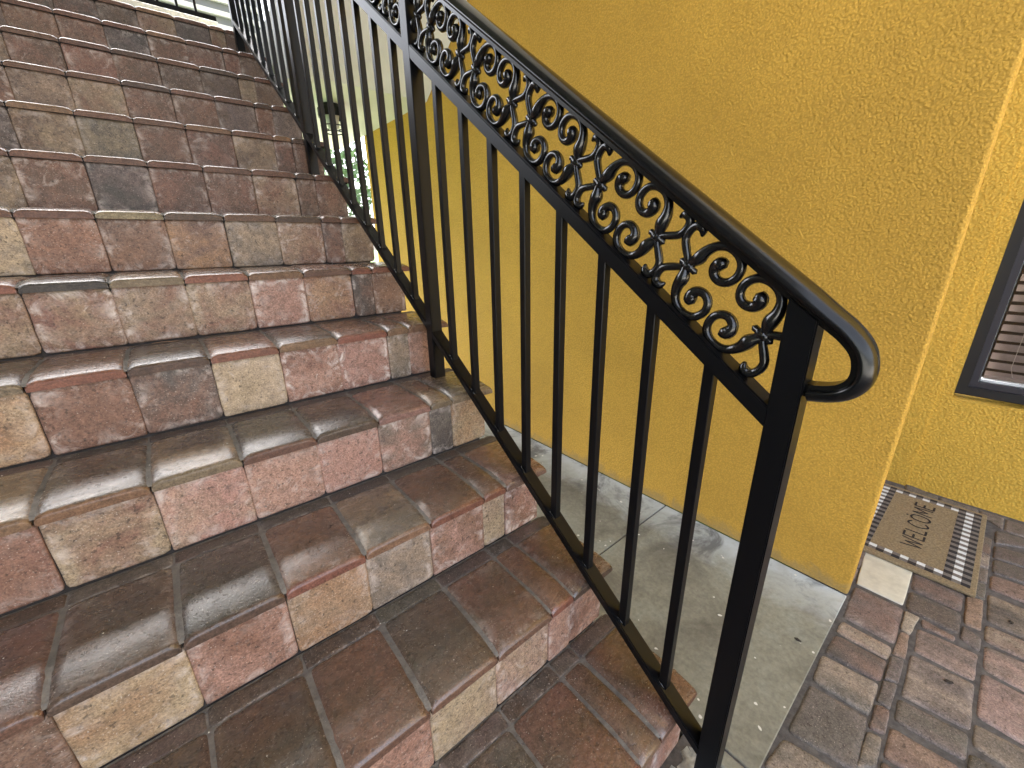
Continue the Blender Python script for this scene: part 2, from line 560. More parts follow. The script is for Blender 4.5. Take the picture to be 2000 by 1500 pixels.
# ------------------------------------------------------------------ staircase
NST = 13
XJ = [-0.6220, -0.4665, -0.3110, -0.1555, 0.0, 0.1564, 0.3114, 0.4659, 0.6208, 0.7760, 0.8490]
XEND_C, XEND_R = 1.000, 0.972
stair = empty('staircase', (0, 0, 0))
tag(stair, 'tumbled paver staircase with rounded red and brown treads climbing beside the black railing', 'stairs')
# solid core
pts = [(T + OV + .007, -0.04)]
for k in range(1, NST + 1):
    yr = k * T + OV + .007
    pts += [(yr, k * H + 0.012 if k > 1 else k * H + 0.012)]
    pts += [((k + 1) * T + OV + .007 if k < NST else 4.35, k * H + 0.012)]
pts += [(4.35, 2.06), (3.0, 2.06), (2.2, 1.3), (0.9, -0.04)]
core = prism_x(pts, -0.62, 0.952)
obj('core', core, MAT_DARKJ, stair)
# light grey sand bed right under the tread pavers
COP_D = 0.215
copm, rism, strm = {}, {}, {}
# tones of the pieces the photograph shows, column -1 first: tread letters (top, second, nose) and riser letters (two tones, salt)
TREAD = {
    1: ['bdr', 'brr', 'bdr', 'brr', 'gbo', 'rbR', 'bro', 'brr'],
    2: ['bdr', 'bdr', 'bdr', 'brr', 'gbr', 'brr', 'rrR', 'rbb'],
    3: ['rvr', 'bdb', 'ddb', 'brR', 'gto', 'brR', 'rbR', 'rpp'],
    4: ['tgo', 'gbo', 'gtt', 'ggr', 'dbb', 'rpp', 'rtt', 'tgt'],
    5: ['gbt', 'brR', 'dgb', 'rpR', 'gbo', 'rpR', 'bro', 'rro'],
    6: ['rpR', 'ddd', 'tgt', 'rbR', 'rto', 'rpr', 'rrR', 'brR'],
    7: ['rtr', 'rpr', 'toT', 'btb', 'rbr', 'tgb', 'rbr', 'bbr'],
    8: ['rrr', 'rbr', 'rdr', 'brr', 'rbr', 'rrr', 'btb', 'rbr'],
}
RISER = {
    1: ['rb1', 'rp2', 'rp1', 'rp1', 'rb2', 'pt3', 'rp3', 'pp5'],
    2: ['rb1', 'rb1', 'rp1', 'rp1', 'Tt1', 'tp3', 'pp4', 'pr3'],
    3: ['rb1', 'To3', 'rp2', 'ot2', 'tg2', 'rp3', 'tT1', 'rp7'],
    4: ['rr1', 'tr2', 'pt3', 'pp2', 'pp2', 'pg4', 'dg2', 'ot1'],
    5: ['To1', 'rr3', 'dr2', 'TT1', 'rp8', 'pp8', 'tg5', 'rp1'],
    6: ['rt2', 'rt5', 'tr3', 'rt2', 'pp6', 'or2', 'dr4', 'rb3'],
    7: ['Tg1', 'rr2', 'rb2', 'bo1', 'tg1', 'rt4', 'rd2', 'bt2'],
    8: ['bt1', 'rb2', 'dv1', 'br1', 'rb1', 'rt3', 'br1', 'br1'],
    9: ['db1', 'bt1', 'gt0', 'br1', 'rb1', 'bt1', 'br1', 'rb1'],
}
def spec(tab, k, c, rnd):
    row = tab.get(k)
    if row and 0 <= c - 3 < len(row):
        return row[c - 3]
    return rnd()
def rnd_t(): return R.choice('rrbbgd') + R.choice('rbbtp') + R.choice('rrrbo')
def rnd_r(): return R.choice('rrrrbbbvt') + R.choice('rbbvdtr') + R.choice('0012')

for k in range(1, NST + 1):
    step = empty('step', (0, k * T, k * H))
    link_parent = stair
    step.parent = stair
    yb = COP_D + 0.0035
    # bedding sheet of sand, 5 mm below the paver tops
    bm = bmesh.new()
    yback = T + OV + 0.004 if k < NST else 1.0
    prev = None
    for yy in (0.005, 0.012, 0.025, 0.045, 0.075, 0.20, yback):
        zz = CT - 0.0058 - 0.0115 * max(0, 1 - yy / 0.085) ** 1.8 - 0.004 * max(0, 1 - yy / 0.012)
        cur = [bm.verts.new((-0.62, yy, zz)), bm.verts.new((0.985, yy, zz))]
        if prev: bm.faces.new((prev[0], prev[1], cur[1], cur[0]))
        prev = cur
    obj('joint_sand', bm, MAT_MORTAR, step)
    for c in range(len(XJ)):
        x0 = XJ[c]
        x1 = XJ[c + 1] if c + 1 < len(XJ) else XEND_C
        xr = x1 if c + 1 < len(XJ) else XEND_R
        dx = R.uniform(-.0012, .0012)
        wd = round(x1 - x0, 3)
        # tread paver
        var = R.randrange(3)
        if (wd, var) not in copm:
            copm[wd, var] = to_mesh(coping_mesh(wd - 0.0028, COP_D, 11 * var + int(wd * 1000)), 'tread_paver', MAT_COP)
        o = link(bpy.data.objects.new('tread_paver', copm[wd, var]), step)
        o.location = (x0 + 0.0014 + dx * .4, R.uniform(-.0015, .0015), R.uniform(-.001, .001))
        o.rotation_euler = (R.uniform(-.004, .004), R.uniform(-.004, .004), R.uniform(-.004, .004))
        s = spec(TREAD, k, c, rnd_t)
        paint(o, s[0], s[1], s[2], R.choice((0, .1, .25)))
        # riser paver, stood on edge
        wr = round(xr - x0, 3)
        if (wr, var) not in rism:
            bm = pillow([(0.0004, 0), (wr - .0004, 0), (wr - .0004, H - CT + .001), (0.0004, H - CT + .001)], 0.022, 0.0060, 0.0035, 0.002, 5 * var + int(wr * 1000), 2, (0.5, 2.8))
            for v in bm.verts:
                v.co = Vector((v.co.x, -v.co.z, v.co.y))
            bmesh.ops.recalc_face_normals(bm, faces=bm.faces[:])
            rism[wr, var] = to_mesh(bm, 'riser_paver', MAT_RIS)
        o = link(bpy.data.objects.new('riser_paver', rism[wr, var]), step)
        o.location = (x0 + dx, OV + 0.022 + R.uniform(-.0015, .0015), -(H - CT) + R.uniform(0, .001))
        o.rotation_euler = (0, 0, R.uniform(-.006, .006))
        s = spec(RISER, k, c, rnd_r)
        paint(o, s[0], s[1], None, 0.35 + int(s[2]) / 8, 1.36 if k < 8 else 1.1)  # risers coloured lighter on the lower steps, standing in for front light
        # cut strip between the tread paver and the next riser
        if k < NST:
            ws = round(x1 - x0, 3)
            if (ws, var) not in strm:
                strm[ws, var] = to_mesh(pillow([(0.001, 0), (ws - .001, 0), (ws - .001, 0.042), (.001, .042)], CT - 0.001, 0.006, 0.006, 0.0035, 3 * var + int(ws * 1000), 1), 'filler_strip', MAT_RIS)
            o = link(bpy.data.objects.new('filler_strip', strm[ws, var]), step)
            o.location = (x0 + R.uniform(-.002, .002), yb, -0.002 + R.uniform(-.0015, .0005))
            paint(o, R.choice('gddvg'), R.choice('dgbv'), None, R.choice((0, .2, .5)))

# landing deck and the flight that turns back above the passage
bm = bmesh.new()
box(bm, -0.62, 1.018, 4.35, 4.36, 2.0, 2.37)
obj('landing_edge', bm, MAT_WHITE, stair)
sof = [(4.36, 2.031), (2.66, 2.031), (-1.3, 2.031 + 3.96 * 0.70), (-1.3, 2.031 + 3.96 * 0.70 + 0.45), (2.9, 2.371), (4.36, 2.371)]
obj('soffit', prism_x(sof, 1.02, 1.797), MAT_WHITE, stair)

# ------------------------------------------------------------------ ground pavers beside the walkway (corner points on the ground, metres)
PV = [
    ('vr', ((1.693, 0.099), (1.693, -0.026), (1.878, -0.020), (1.874, 0.107))),
    ('to', ((1.614, 0.100), (1.615, -0.022), (1.674, -0.023), (1.672, 0.097))),
    ('rd', ((1.507, 0.101), (1.520, -0.022), (1.608, -0.022), (1.601, 0.098))),
    ('tg', ((1.386, 0.099), (1.391, -0.022), (1.511, -0.021), (1.494, 0.104))),
    ('gv', ((1.196, 0.100), (1.222, -0.032), (1.385, -0.021), (1.370, 0.100))),
    ('tg', ((1.075, 0.111), (1.116, -0.023), (1.202, -0.022), (1.175, 0.100))),
    ('tT', ((1.774, -0.026), (1.768, -0.049), (1.872, -0.059), (1.871, -0.024))),
    ('oo', ((1.651, -0.026), (1.657, -0.054), (1.768, -0.049), (1.767, -0.029))),
    ('vg', ((1.538, -0.026), (1.552, -0.054), (1.649, -0.052), (1.641, -0.025))),
    ('gv', ((1.451, -0.026), (1.450, -0.053), (1.546, -0.054), (1.532, -0.025))),
    ('rv', ((1.356, -0.026), (1.367, -0.057), (1.448, -0.053), (1.442, -0.026))),
    ('gt', ((1.233, -0.027), (1.266, -0.058), (1.357, -0.053), (1.347, -0.026))),
    ('ro', ((1.835, -0.068), (1.838, -0.137), (1.859, -0.139), (1.868, -0.063))),
    ('vp', ((1.708, -0.065), (1.714, -0.186), (1.833, -0.187), (1.818, -0.060))),
    ('vt', ((1.517, -0.064), (1.534, -0.189), (1.704, -0.187), (1.691, -0.061))),
    ('gv', ((1.426, -0.063), (1.437, -0.188), (1.521, -0.187), (1.503, -0.061))),
    ('or', ((1.304, -0.062), (1.332, -0.175), (1.413, -0.181), (1.402, -0.061))),
    ('vg', ((1.866, -0.147), (1.846, -0.188), (1.911, -0.190), (1.934, -0.148))),
    ('vr', ((2.005, -0.020), (1.999, -0.141), (2.109, -0.142), (2.111, -0.014))),
    ('db', ((1.882, -0.024), (1.880, -0.145), (1.989, -0.142), (1.987, -0.019))),
    ('oo', ((1.947, -0.150), (1.949, -0.187), (2.117, -0.184), (2.103, -0.145))),
    ('vg', ((2.319, -0.195), (2.333, -0.316), (2.434, -0.316), (2.419, -0.194))),
    ('rp', ((2.204, -0.192), (2.206, -0.316), (2.313, -0.316), (2.299, -0.193))),
    ('td', ((2.017, -0.195), (2.002, -0.316), (2.169, -0.316), (2.169, -0.191))),
    ('tr', ((1.908, -0.194), (1.910, -0.316), (1.997, -0.316), (1.990, -0.194))),
    ('pg', ((1.781, -0.197), (1.772, -0.316), (1.899, -0.316), (1.890, -0.195))),
    ('pv', ((1.593, -0.195), (1.586, -0.316), (1.762, -0.316), (1.763, -0.196))),
    ('gt', ((1.494, -0.194), (1.486, -0.316), (1.580, -0.316), (1.567, -0.192))),
    ('gd', ((1.405, -0.189), (1.407, -0.316), (1.486, -0.316), (1.469, -0.191))),
    ('vg', ((2.425, -0.193), (2.445, -0.316), (2.547, -0.316), (2.524, -0.192))),
    ('vv', ((2.682, -0.215), (2.688, -0.316), (2.805, -0.316), (2.795, -0.216))),
    ('gv', ((2.547, -0.194), (2.615, -0.316), (2.664, -0.316), (2.656, -0.192))),
    ('gg', ((2.770, 0.099), (2.756, -0.015), (2.810, -0.012), (2.848, 0.110))),
    ('gv', ((2.753, -0.020), (2.747, -0.140), (2.807, -0.140), (2.809, -0.017))),
    ('vg', ((2.748, -0.147), (2.683, -0.213), (2.802, -0.213), (2.804, -0.143))),
    ('SS', ((1.893, 0.106), (1.894, -0.016), (2.123, -0.012), (2.110, 0.124))),
]

def ground_paver(quad, tone, seed):
    small = min((Vector(quad[0]) - Vector(quad[1])).length, (Vector(quad[1]) - Vector(quad[2])).length)
    cx = sum(p[0] for p in quad) / 4
    cy = sum(p[1] for p in quad) / 4
    def shrink(v, h): return math.copysign(max(abs(v) - h, 0.004), v)
    q = [(shrink(p[0] - cx, .0005), shrink(p[1] - cy, .0005)) for p in quad]
    stone = tone == 'SS'
    bm = pillow(q, 0.045, 0.004 if stone else min(0.009, small * .16), 0.003 if stone else min(0.008, small * .14), 0.002 if stone else 0.005, seed, 3)
    o = link(bpy.data.objects.new('limestone_slab' if stone else 'paver', to_mesh(bm, 'paver', MAT_STONE if stone else MAT_PAV)), patio)
    o.location = (cx, cy, G - 0.045 + R.uniform(-.0012, .0012))
    if not stone:
        paint(o, tone[0], tone[1], None, R.choice((0, .15, .3)))
        gr = lambda c: tuple(v * 0.58 + 0.42 * sum(c) / 3 for v in c)
        o.color = tuple(v * 1.45 for v in gr(o.color[:3])) + (1,)
        o['tone_b'] = [v * 1.45 for v in gr(list(o['tone_b']))]
MAT_STONE = simple('pale limestone', (0.62, 0.60, 0.50), 0.6, nscale=22, namp=0.14, bump=0.4, bscale=90)
for i, (t, q) in enumerate(PV):
    ground_paver(q, t, 100 + i)
# the courses go on beyond the picture
def fill(ya, yb, xa, xb, sizes):
    x = xa
    while x < xb - 0.03:
        l = min(R.choice(sizes), xb - x)
        ground_paver([(x, yb), (x, ya), (x + l, ya), (x + l, yb)], R.choice('vgtorpdb') + R.choice('vgtrb'), R.randrange(9999))
        x += l + 0.004
y = -0.322
while y > -1.3:
    for x0, x1 in ((1.0, 2.84),):
        fill(y - 0.122, y, x0 + R.uniform(0, .05), x1, (0.088, 0.122, 0.178))
    y -= 0.127
fill(-0.058, -0.027, 1.00, 1.228, (0.07, 0.1))
fill(-0.187, -0.063, 1.00, 1.296, (0.122, 0.178))
fill(-0.316, -0.192, 1.00, 1.398, (0.122, 0.178))
fill(-0.022, 0.099, 1.00, 1.07, (0.122,))
fill(-0.14, -0.02, 2.118, 2.745, (0.122, 0.178))
fill(-0.012, 0.11, 2.128, 2.745, (0.122, 0.178))
fill(0.115, 0.24, 1.86, 2.745, (0.122, 0.178))
fill(-0.187, -0.148, 2.121, 2.60, (0.1, 0.14))
fill(-0.316, -0.195, 2.70, 2.70, (0.1, 0.14))

# grit swept about the treads, and a few fallen scraps
bm = bmesh.new()
for _ in range(420):
    k = R.choice((1, 1, 2, 2, 2, 3, 3, 4, 4, 5, 6))
    x, y = R.uniform(-.3, .97), R.uniform(.02, .24)
    z = k * H + CT - .0003 - 0.0115 * max(0, 1 - y / .085) ** 1.8
    r_ = R.choice((.0006, .0009, .0009, .0013, .0018))
    a = R.uniform(0, 6)
    base = [bm.verts.new((x + r_ * math.cos(a + q), k * T + y + r_ * math.sin(a + q) * R.uniform(.5, 1.2), z)) for q in (0, 2.1, 4.2)]
    top = bm.verts.new((x, k * T + y, z + r_ * .8))
    for q in range(3):
        bm.faces.new((base[q], base[(q + 1) % 3], top))
grit = obj('grit', bm, simple('pale grit', (0.6, 0.55, 0.48), 0.8))
tag(grit, 'pale grit scattered over the treads', kind='stuff')
bm = bmesh.new()
zt = 5 * H + CT + .0012
tube(bm, [(0.205, 5 * T + .222, zt), (0.225, 5 * T + .216, zt + .002), (0.245, 5 * T + .212, zt + .001), (0.262, 5 * T + .213, zt)], [.0006, .0009, .0009, .0005], 5, 1, Vector((0, 0, 1)))
tag(obj('pine_needle', bm, simple('dry needle', (0.30, 0.17, 0.09), 0.7)), 'thin dry brown pine needle lying on a tread near the left', 'pine needle')
MAT_DEAD = simple('dead leaf', (0.035, 0.028, 0.024), 0.8)
for (lx, ly, sz, txt) in ((1.655, -0.140, .011, 'dark dead leaf scrap on the large ground paver, nearest to the camera'),
                          (2.055, -0.243, .010, 'dark dead leaf scrap on the paver right of the doormat'),
                          (1.49, 0.165, .010, 'dark round leaf scrap on the concrete beside the yellow wall corner')):
    bm = bmesh.new()
    c0 = bm.verts.new((0, 0, .003))
    ring_ = [bm.verts.new((sz * math.cos(q * .7), sz * .55 * math.sin(q * .7), .001 + .002 * (q % 2))) for q in range(9)]
    for q in range(9):
        bm.faces.new((c0, ring_[q], ring_[(q + 1) % 9]))
    o = obj('leaf_scrap', bm, MAT_DEAD)
    o.location = (lx, ly, G + .0005); o.rotation_euler = (0, 0, R.uniform(0, 3))
    tag(o, txt, 'dead leaf', 'dead leaf scraps on the ground')

# ------------------------------------------------------------------ stucco wall beside the stairs
bm = bmesh.new()
wy = [0.113, 3.72]
box(bm, 1.80, 1.848, 0.113, 3.72, G + 0.004, 6.2)
ed = [e for e in bm.edges if abs(e.verts[0].co.z - e.verts[1].co.z) > 1 and e.verts[0].co.y < 1]
bmesh.ops.bevel(bm, geom=ed, offset=0.010, segments=4, affect='EDGES', profile=0.5)
sw = obj('stucco_wall', bm, MAT_YEL)
for p in sw.data.polygons: p.use_smooth = False
tag(sw, 'tall mustard yellow stucco wall running behind the black railing', 'wall')
bm = bbox(1.85, 2.86, 1.3, 3.72, 0.02, 6.2)
ob = obj('house_wall', bm, MAT_YEL)
tag(ob, 'yellow house wall set back behind the doormat', 'wall')

# ------------------------------------------------------------------ wall with the window, facing the stairs
entry = empty('entry_wall', (2.83, 0, 0.02))
tag(entry, 'bright yellow stucco wall with a dark framed window above the doormat', 'wall')
WX = 2.83
bm = bmesh.new()
ys = [0.104, 0.056, -1.25, -4.0]
zs = [0.02, 0.487, 1.95, 6.2]
gv = {(i, j): bm.verts.new((0, y, z - .02)) for i, y in enumerate(ys) for j, z in enumerate(zs)}
for i in range(3):
    for j in range(3):
        if (i, j) != (1, 1):
            bm.faces.new((gv[i, j], gv[i, j + 1], gv[i + 1, j + 1], gv[i + 1, j]))
rv = [gv[1, 1], gv[1, 2], gv[2, 2], gv[2, 1]]
dp = [0.055, 0.075, 0.075, 0.055]
rb = [bm.verts.new(v.co + Vector((0.075, 0, 0.012 if k in (0, 3) else 0))) for k, v in enumerate(rv)]
for k in range(4):
    bm.faces.new((rv[k], rv[(k + 1) % 4], rb[(k + 1) % 4], rb[k]))
# strip at the inner end, set proud so its edge catches a bright line
bx = [bm.verts.new((-0.010, 0.104, z - .02)) for z in zs]
for j in range(3):
    bm.faces.new((gv[0, j], bx[j], bx[j + 1], gv[0, j + 1]))
by = [bm.verts.new((-0.010, 1.3, z - .02)) for z in zs]
for j in range(3):
    bm.faces.new((bx[j], by[j], by[j + 1], bx[j + 1]))
bmesh.ops.recalc_face_normals(bm, faces=bm.faces[:])
obj('wall_face', bm, MAT_YEL2, entry)
win = empty('window', (0.075, 0, 0), entry)
MAT_FRAME = simple('dark bronze frame', (0.018, 0.018, 0.02), 0.4, spec=0.5)
MAT_SASH = simple('dark sash', (0.045, 0.042, 0.05), 0.35, spec=0.5)
MAT_SLAT = simple('brown wood slat', (0.22, 0.16, 0.13), 0.5, nscale=30, namp=0.15)
MAT_ROOM = simple('dark room', (0.035, 0.02, 0.017), 0.9)
MAT_SILL = simple('white sill', (0.75, 0.78, 0.8), 0.4)
gm, nt, b, n, l = new_mat('window glass')
b.inputs['Base Color'].default_value = (1, 1, 1, 1)
b.inputs['Roughness'].default_value = 0.02
b.inputs['Transmission Weight'].default_value = 1.0
b.inputs['IOR'].default_value = 1.45
MAT_GLASS = gm
y0, y1, z0, z1 = 0.055, -1.249, 0.482, 1.929
def ring(bm, x0, x1, y0, y1, z0, z1, wd):
    box(bm, x0, x1, y0 - wd, y0, z0, z1)
    box(bm, x0, x1, y1, y1 + wd, z0, z1)
    box(bm, x0, x1, y1 + wd, y0 - wd, z0, z0 + wd)
    box(bm, x0, x1, y1 + wd, y0 - wd, z1 - wd, z1)
bm = bmesh.new(); ring(bm, -0.050, 0.0, y0, y1, z0 + .012, z1, 0.034)
obj('frame', bm, MAT_FRAME, win)
bm = bmesh.new(); ring(bm, -0.030, 0.004, y0 - .0345, y1 + .0345, z0 + .0465, z1 - .0345, 0.022)
obj('sash', bm, MAT_SASH, win)
bm = bbox(-0.014, -0.010, y1 + .06, y0 - .058, z0 + .07, z1 - .058)
obj('pane', bm, MAT_GLASS, win)
bm = bbox(0.0, 0.05, y1 + .057, y0 - .057, z0 + .064, z0 + .078)
obj('inner_sill', bm, MAT_SILL, win)
bm = bmesh.new(); ring(bm, -0.010, 0.0, y0 - .0565, y1 + .0565, z0 + .0685, z1 - .0565, 0.004)
obj('glazing_bead', bm, MAT_SILL, win)
bm = bbox(0.16, 0.18, y1 - .1, y0 + .02, z0 - .1, z1 + .1)
obj('room_back', bm, MAT_ROOM, win)
slat_me = None
z = z0 + 0.095
while z < z1 - 0.06:
    if slat_me is None:
        bm = bbox(-0.0015, 0.0015, y1 + .07, y0 - .066, -0.0155, 0.0155)
        slat_me = to_mesh(bm, 'blind_slat', MAT_SLAT, False)
    o = link(bpy.data.objects.new('blind_slat', slat_me), win)
    o.location = (0.045, 0, z)
    o.rotation_euler = (0, rad(38), 0)
    z += 0.041
bm = bbox(0.03, 0.06, y1 + .07, y0 - .066, z0 + .08, z0 + .094)
obj('blind_rail', bm, MAT_SLAT, win)
bm = bmesh.new()
tube(bm, [(0.02, -0.075, z1 - .1), (0.018, -0.073, 1.0), (0.022, -0.077, .62), (0.02, -0.09, z0 + .1)], [.001] * 4, 5)
obj('blind_cord', bm, simple('pale cord', (0.35, 0.28, 0.24), 0.7), win)

# ------------------------------------------------------------------ railing
rail = empty('stair_railing', (0.911, 0.175, G))
tag(rail, 'black iron stair railing with square balusters and scrollwork under its rounded handrail', 'railing')
RX, RW = 0.911, 0.019
off = Vector((0.911, 0.175, G))
def radd(name, bm, mat=MAT_BLACK, smooth=False, parent=None):
    for v in bm.verts: v.co -= off
    return obj(name, bm, mat, parent or rail, smooth)
def z_bot(y): return 0.1688 + 0.7365 * (y - 0.1968)        # underside of the bottom rail
def z_mid(y): return 0.9923 + 0.745 * (y - 0.3038)         # underside of the middle rail
def z_hand(y): return 1.1170 + 0.745 * (y - 0.2245)        # underside of the handrail
PY = [0.175, 1.185, 2.195, 3.205]
PZ = [-0.02, 4 * H + CT - .001, 8 * H + CT - .001, 12 * H + CT - .001]
for y, zb in zip(PY, PZ):
    bm = bmesh.new()
    a = [(RX - RW, y - RW, zb), (RX + RW, y - RW, zb), (RX + RW, y + RW, zb), (RX - RW, y + RW, zb)]
    zt = [z_hand(p[1]) + 0.004 for p in a]
    lo = [bm.verts.new(p) for p in a]
    hi = [bm.verts.new((p[0], p[1], t)) for p, t in zip(a, zt)]
    bm.faces.new(lo[::-1]); bm.faces.new(hi)
    for k in range(4):
        bm.faces.new((lo[k], lo[(k + 1) % 4], hi[(k + 1) % 4], hi[k]))
    bmesh.ops.bevel(bm, geom=[e for e in bm.edges if abs(e.verts[0].co.z - e.verts[1].co.z) > .3], offset=.002, segments=2, affect='EDGES')
    radd('post', bm)
def sloped(zf, th, xa, xb, ya, yb, name):
    bm = prism_x([(ya, zf(ya)), (yb, zf(yb)), (yb, zf(yb) + th), (ya, zf(ya) + th)], xa, xb)
    bmesh.ops.bevel(bm, geom=[e for e in bm.edges if abs(e.verts[0].co.x - e.verts[1].co.x) < 1e-6 and abs(e.verts[0].co.y - e.verts[1].co.y) > .1], offset=.0025, segments=2, affect='EDGES')
    radd(name, bm)
for i in range(3):
    ya, yb = PY[i] + RW, PY[i + 1] - RW
    sloped(z_bot, 0.026, RX - RW + .0005, RX + RW - .0005, ya - .001, yb + .001, 'bottom_rail')
    sloped(z_mid, 0.034, RX - RW + .0005, RX + RW - .0005, ya - .001, yb + .001, 'middle_rail')
    for k in range(1, 9):
        y = PY[i] + 0.11222 * k
        hw = 0.0092
        bm = bmesh.new()
        a = [(RX - hw, y - hw), (RX + hw, y - hw), (RX + hw, y + hw), (RX - hw, y + hw)]
        lo = [bm.verts.new((*p, z_bot(p[1]) + 0.024)) for p in a]
        hi = [bm.verts.new((*p, z_mid(p[1]) + 0.002)) for p in a]
        for q in range(4):
            bm.faces.new((lo[q], lo[(q + 1) % 4], hi[(q + 1) % 4], hi[q]))
        bmesh.ops.bevel(bm, geom=[e for e in bm.edges if abs(e.verts[0].co.z - e.verts[1].co.z) > .1], offset=.0012, segments=1, affect='EDGES')
        bl = radd('baluster', bm)
        # weld at the foot
        bm = bmesh.new()
        tube(bm, [(RX - hw - .001, y - hw + .002, z_bot(y - hw) + .0265), (RX - hw - .0015, y, z_bot(y) + .0275), (RX - hw - .001, y + hw, z_bot(y + hw) + .0265)], [.0016, .0024, .0016], 6)
        radd('weld', bm, MAT_SCROLL, True, bl)

# handrail: moulded cap swept down the slope and round the end loop
prof = [(-.0165, 0), (-.0175, .010), (-.0265, .0125), (-.0285, .0165), (-.0285, .021), (-.0245, .0295), (-.0165, .0360), (-.008, .0395), (0, .0405)]
prof = [(x, h * 0.72) for x, h in prof]
prof = prof + [(-x, h) for x, h in prof[-2::-1]]
path = [(yy, z_hand(yy)) for yy in (3.24, 2.4, 1.6, 1.0, 0.6, 0.4, 0.3, 0.24, 0.20)]
path += catmull([(0.180, z_hand(0.180)), (0.156, z_hand(0.156)), (0.134, 1.0500), (0.119, 1.0340), (0.1135, 1.0180), (0.1140, 1.0040), (0.121, 0.9945), (0.134, 0.9885), (0.153, 0.9850)], 4)
def hand_path():
    return path
bm = bmesh.new()
rings = []
P = [Vector((0, a, b)) for a, b in path]
for i, p in enumerate(P):
    t = (P[min(i + 1, len(P) - 1)] - P[max(i - 1, 0)]).normalized()
    nn = Vector((0, t.z, -t.y))                      # away from the loop's middle
    if nn.z < 0 and i < 9: nn = -nn
    loopk = max(0, (i - 9)) / (len(P) - 9)
    sc = 1 - 0.14 * min(1, loopk * 2.4)
    rings.append([bm.verts.new((RX + x * (1 - .22 * min(1, loopk * 2.2)), p.y + nn.y * h * sc, p.z + nn.z * h * sc)) for x, h in prof])
m_ = len(prof)
for a, b in zip(rings, rings[1:]):
    for k in range(m_):
        bm.faces.new((a[k], a[(k + 1) % m_], b[(k + 1) % m_], b[k]))
bm.faces.new(rings[0]); bm.faces.new(rings[-1])
bmesh.ops.recalc_face_normals(bm, faces=bm.faces[:])
hr = radd('handrail', bm, simple('polished black handrail', (0.004, 0.0042, 0.0048), 0.22, spec=0.34), True)
md = hr.modifiers.new('edges', 'EDGE_SPLIT'); md.split_angle = rad(50)
# small bracket that ties the loop end to the newel
bm = bbox(RX - .012, RX + .012, 0.146, 0.158, 0.968, 0.986, .001, 1)
radd('bracket', bm)

# cast scroll panels
SLOPE = 0.745
Ln = math.hypot(1, SLOPE)
ud = Vector((0, -1, -SLOPE)) / Ln
vd = Vector((0, -SLOPE, 1)) / Ln
SC = [(34, 3), (38.5, 9), (43.5, 20), (45.5, 34), (54, 49), (69, 58), (87, 58), (101, 50), (107, 35), (102.5, 21), (90.5, 14), (78, 17), (72.5, 26), (75.5, 33.5), (82, 35)]
SR = [4.2, 6.2, 8.8, 7.2, 5.6, 5.4, 5.4, 5.4, 5.4, 5.4, 5.6, 6.2, 7.4, 8.6, 7.2]
LF = [(36, 1), (29, 8), (16.5, 17.5), (6.2, 27), (3.2, 38), (5.5, 49), (12, 54.5), (20, 52.5), (24.5, 45)]
LR = [3.6, 4.6, 5.2, 5.2, 5.2, 5.4, 6.2, 5.6, 2.0]
panel_meshes = {}
def quarter(pts, rr, sx, sy):
    P3 = catmull([(p[0], p[1], q) for p, q in zip(pts, rr)], 3)
    bm = bmesh.new()
    tube(bm, [ud * (sx * a / 1000) + vd * (sy * b / 1000) for a, b, c in P3], [c * 1.28 / 1000 for a, b, c in P3], 8, 1.12)
    bmesh.ops.recalc_face_normals(bm, faces=bm.faces[:])
    return to_mesh(bm, 'scroll', MAT_SCROLL)
for sx in (1, -1):
    for sy in (1, -1):
        panel_meshes['scroll', sx, sy] = quarter(SC, SR, sx, sy)
        panel_meshes['leaf', sx, sy] = quarter(LF, LR, sx, sy)
bm = bmesh.new()
lathe(bm, [(h / 1000, r / 1000) for h, r in ((-19, .6), (-15, 5.5), (-9, 5.2), (-7.5, 8.2), (-4.5, 7.4), (-1.5, 9.2), (1.5, 9.2), (4.5, 7.4), (7.5, 8.2), (9, 5.2), (15, 5.5), (19, .6))], (0, 0, 0), ud, 10)
panel_meshes['collar'] = to_mesh(bm, 'collar', MAT_SCROLL)
O = Vector((0, 0.3038, 0.9923))
PER = 0.2292
def zmidv(c):        # middle of the gap between the two rails, measured square to the slope
    y = c.y
    lo = z_mid(y) + 0.034; hi = z_hand(y)
    return (lo + hi) / 2
npan = 0
for kk in range(0, 17):
    c = O + ud * (-0.0905 - PER * kk + PER)
    c.z = zmidv(c)
    for p_y in PY:
        pass
    pn = empty('scroll_panel', Vector((RX, c.y, c.z)) - off, rail)
    if c.y < 0.10 or c.y > 3.25:
        bpy.data.objects.remove(pn); continue
    npan += 1
    for key, me in panel_meshes.items():
        if key == 'collar':
            for s_ in ((-1,) if c.y < 0.2 else (1, -1)):
                o = link(bpy.data.objects.new('collar', me), pn)
                o.location = ud * (s_ * 0.0377)
        else:
            # leave out the quarters a newel would cut off
            cu = c + ud * (key[1] * 0.07)
            if c.y < 0.2 and key[1] == 1: continue
            o = link(bpy.data.objects.new(key[0], me), pn)

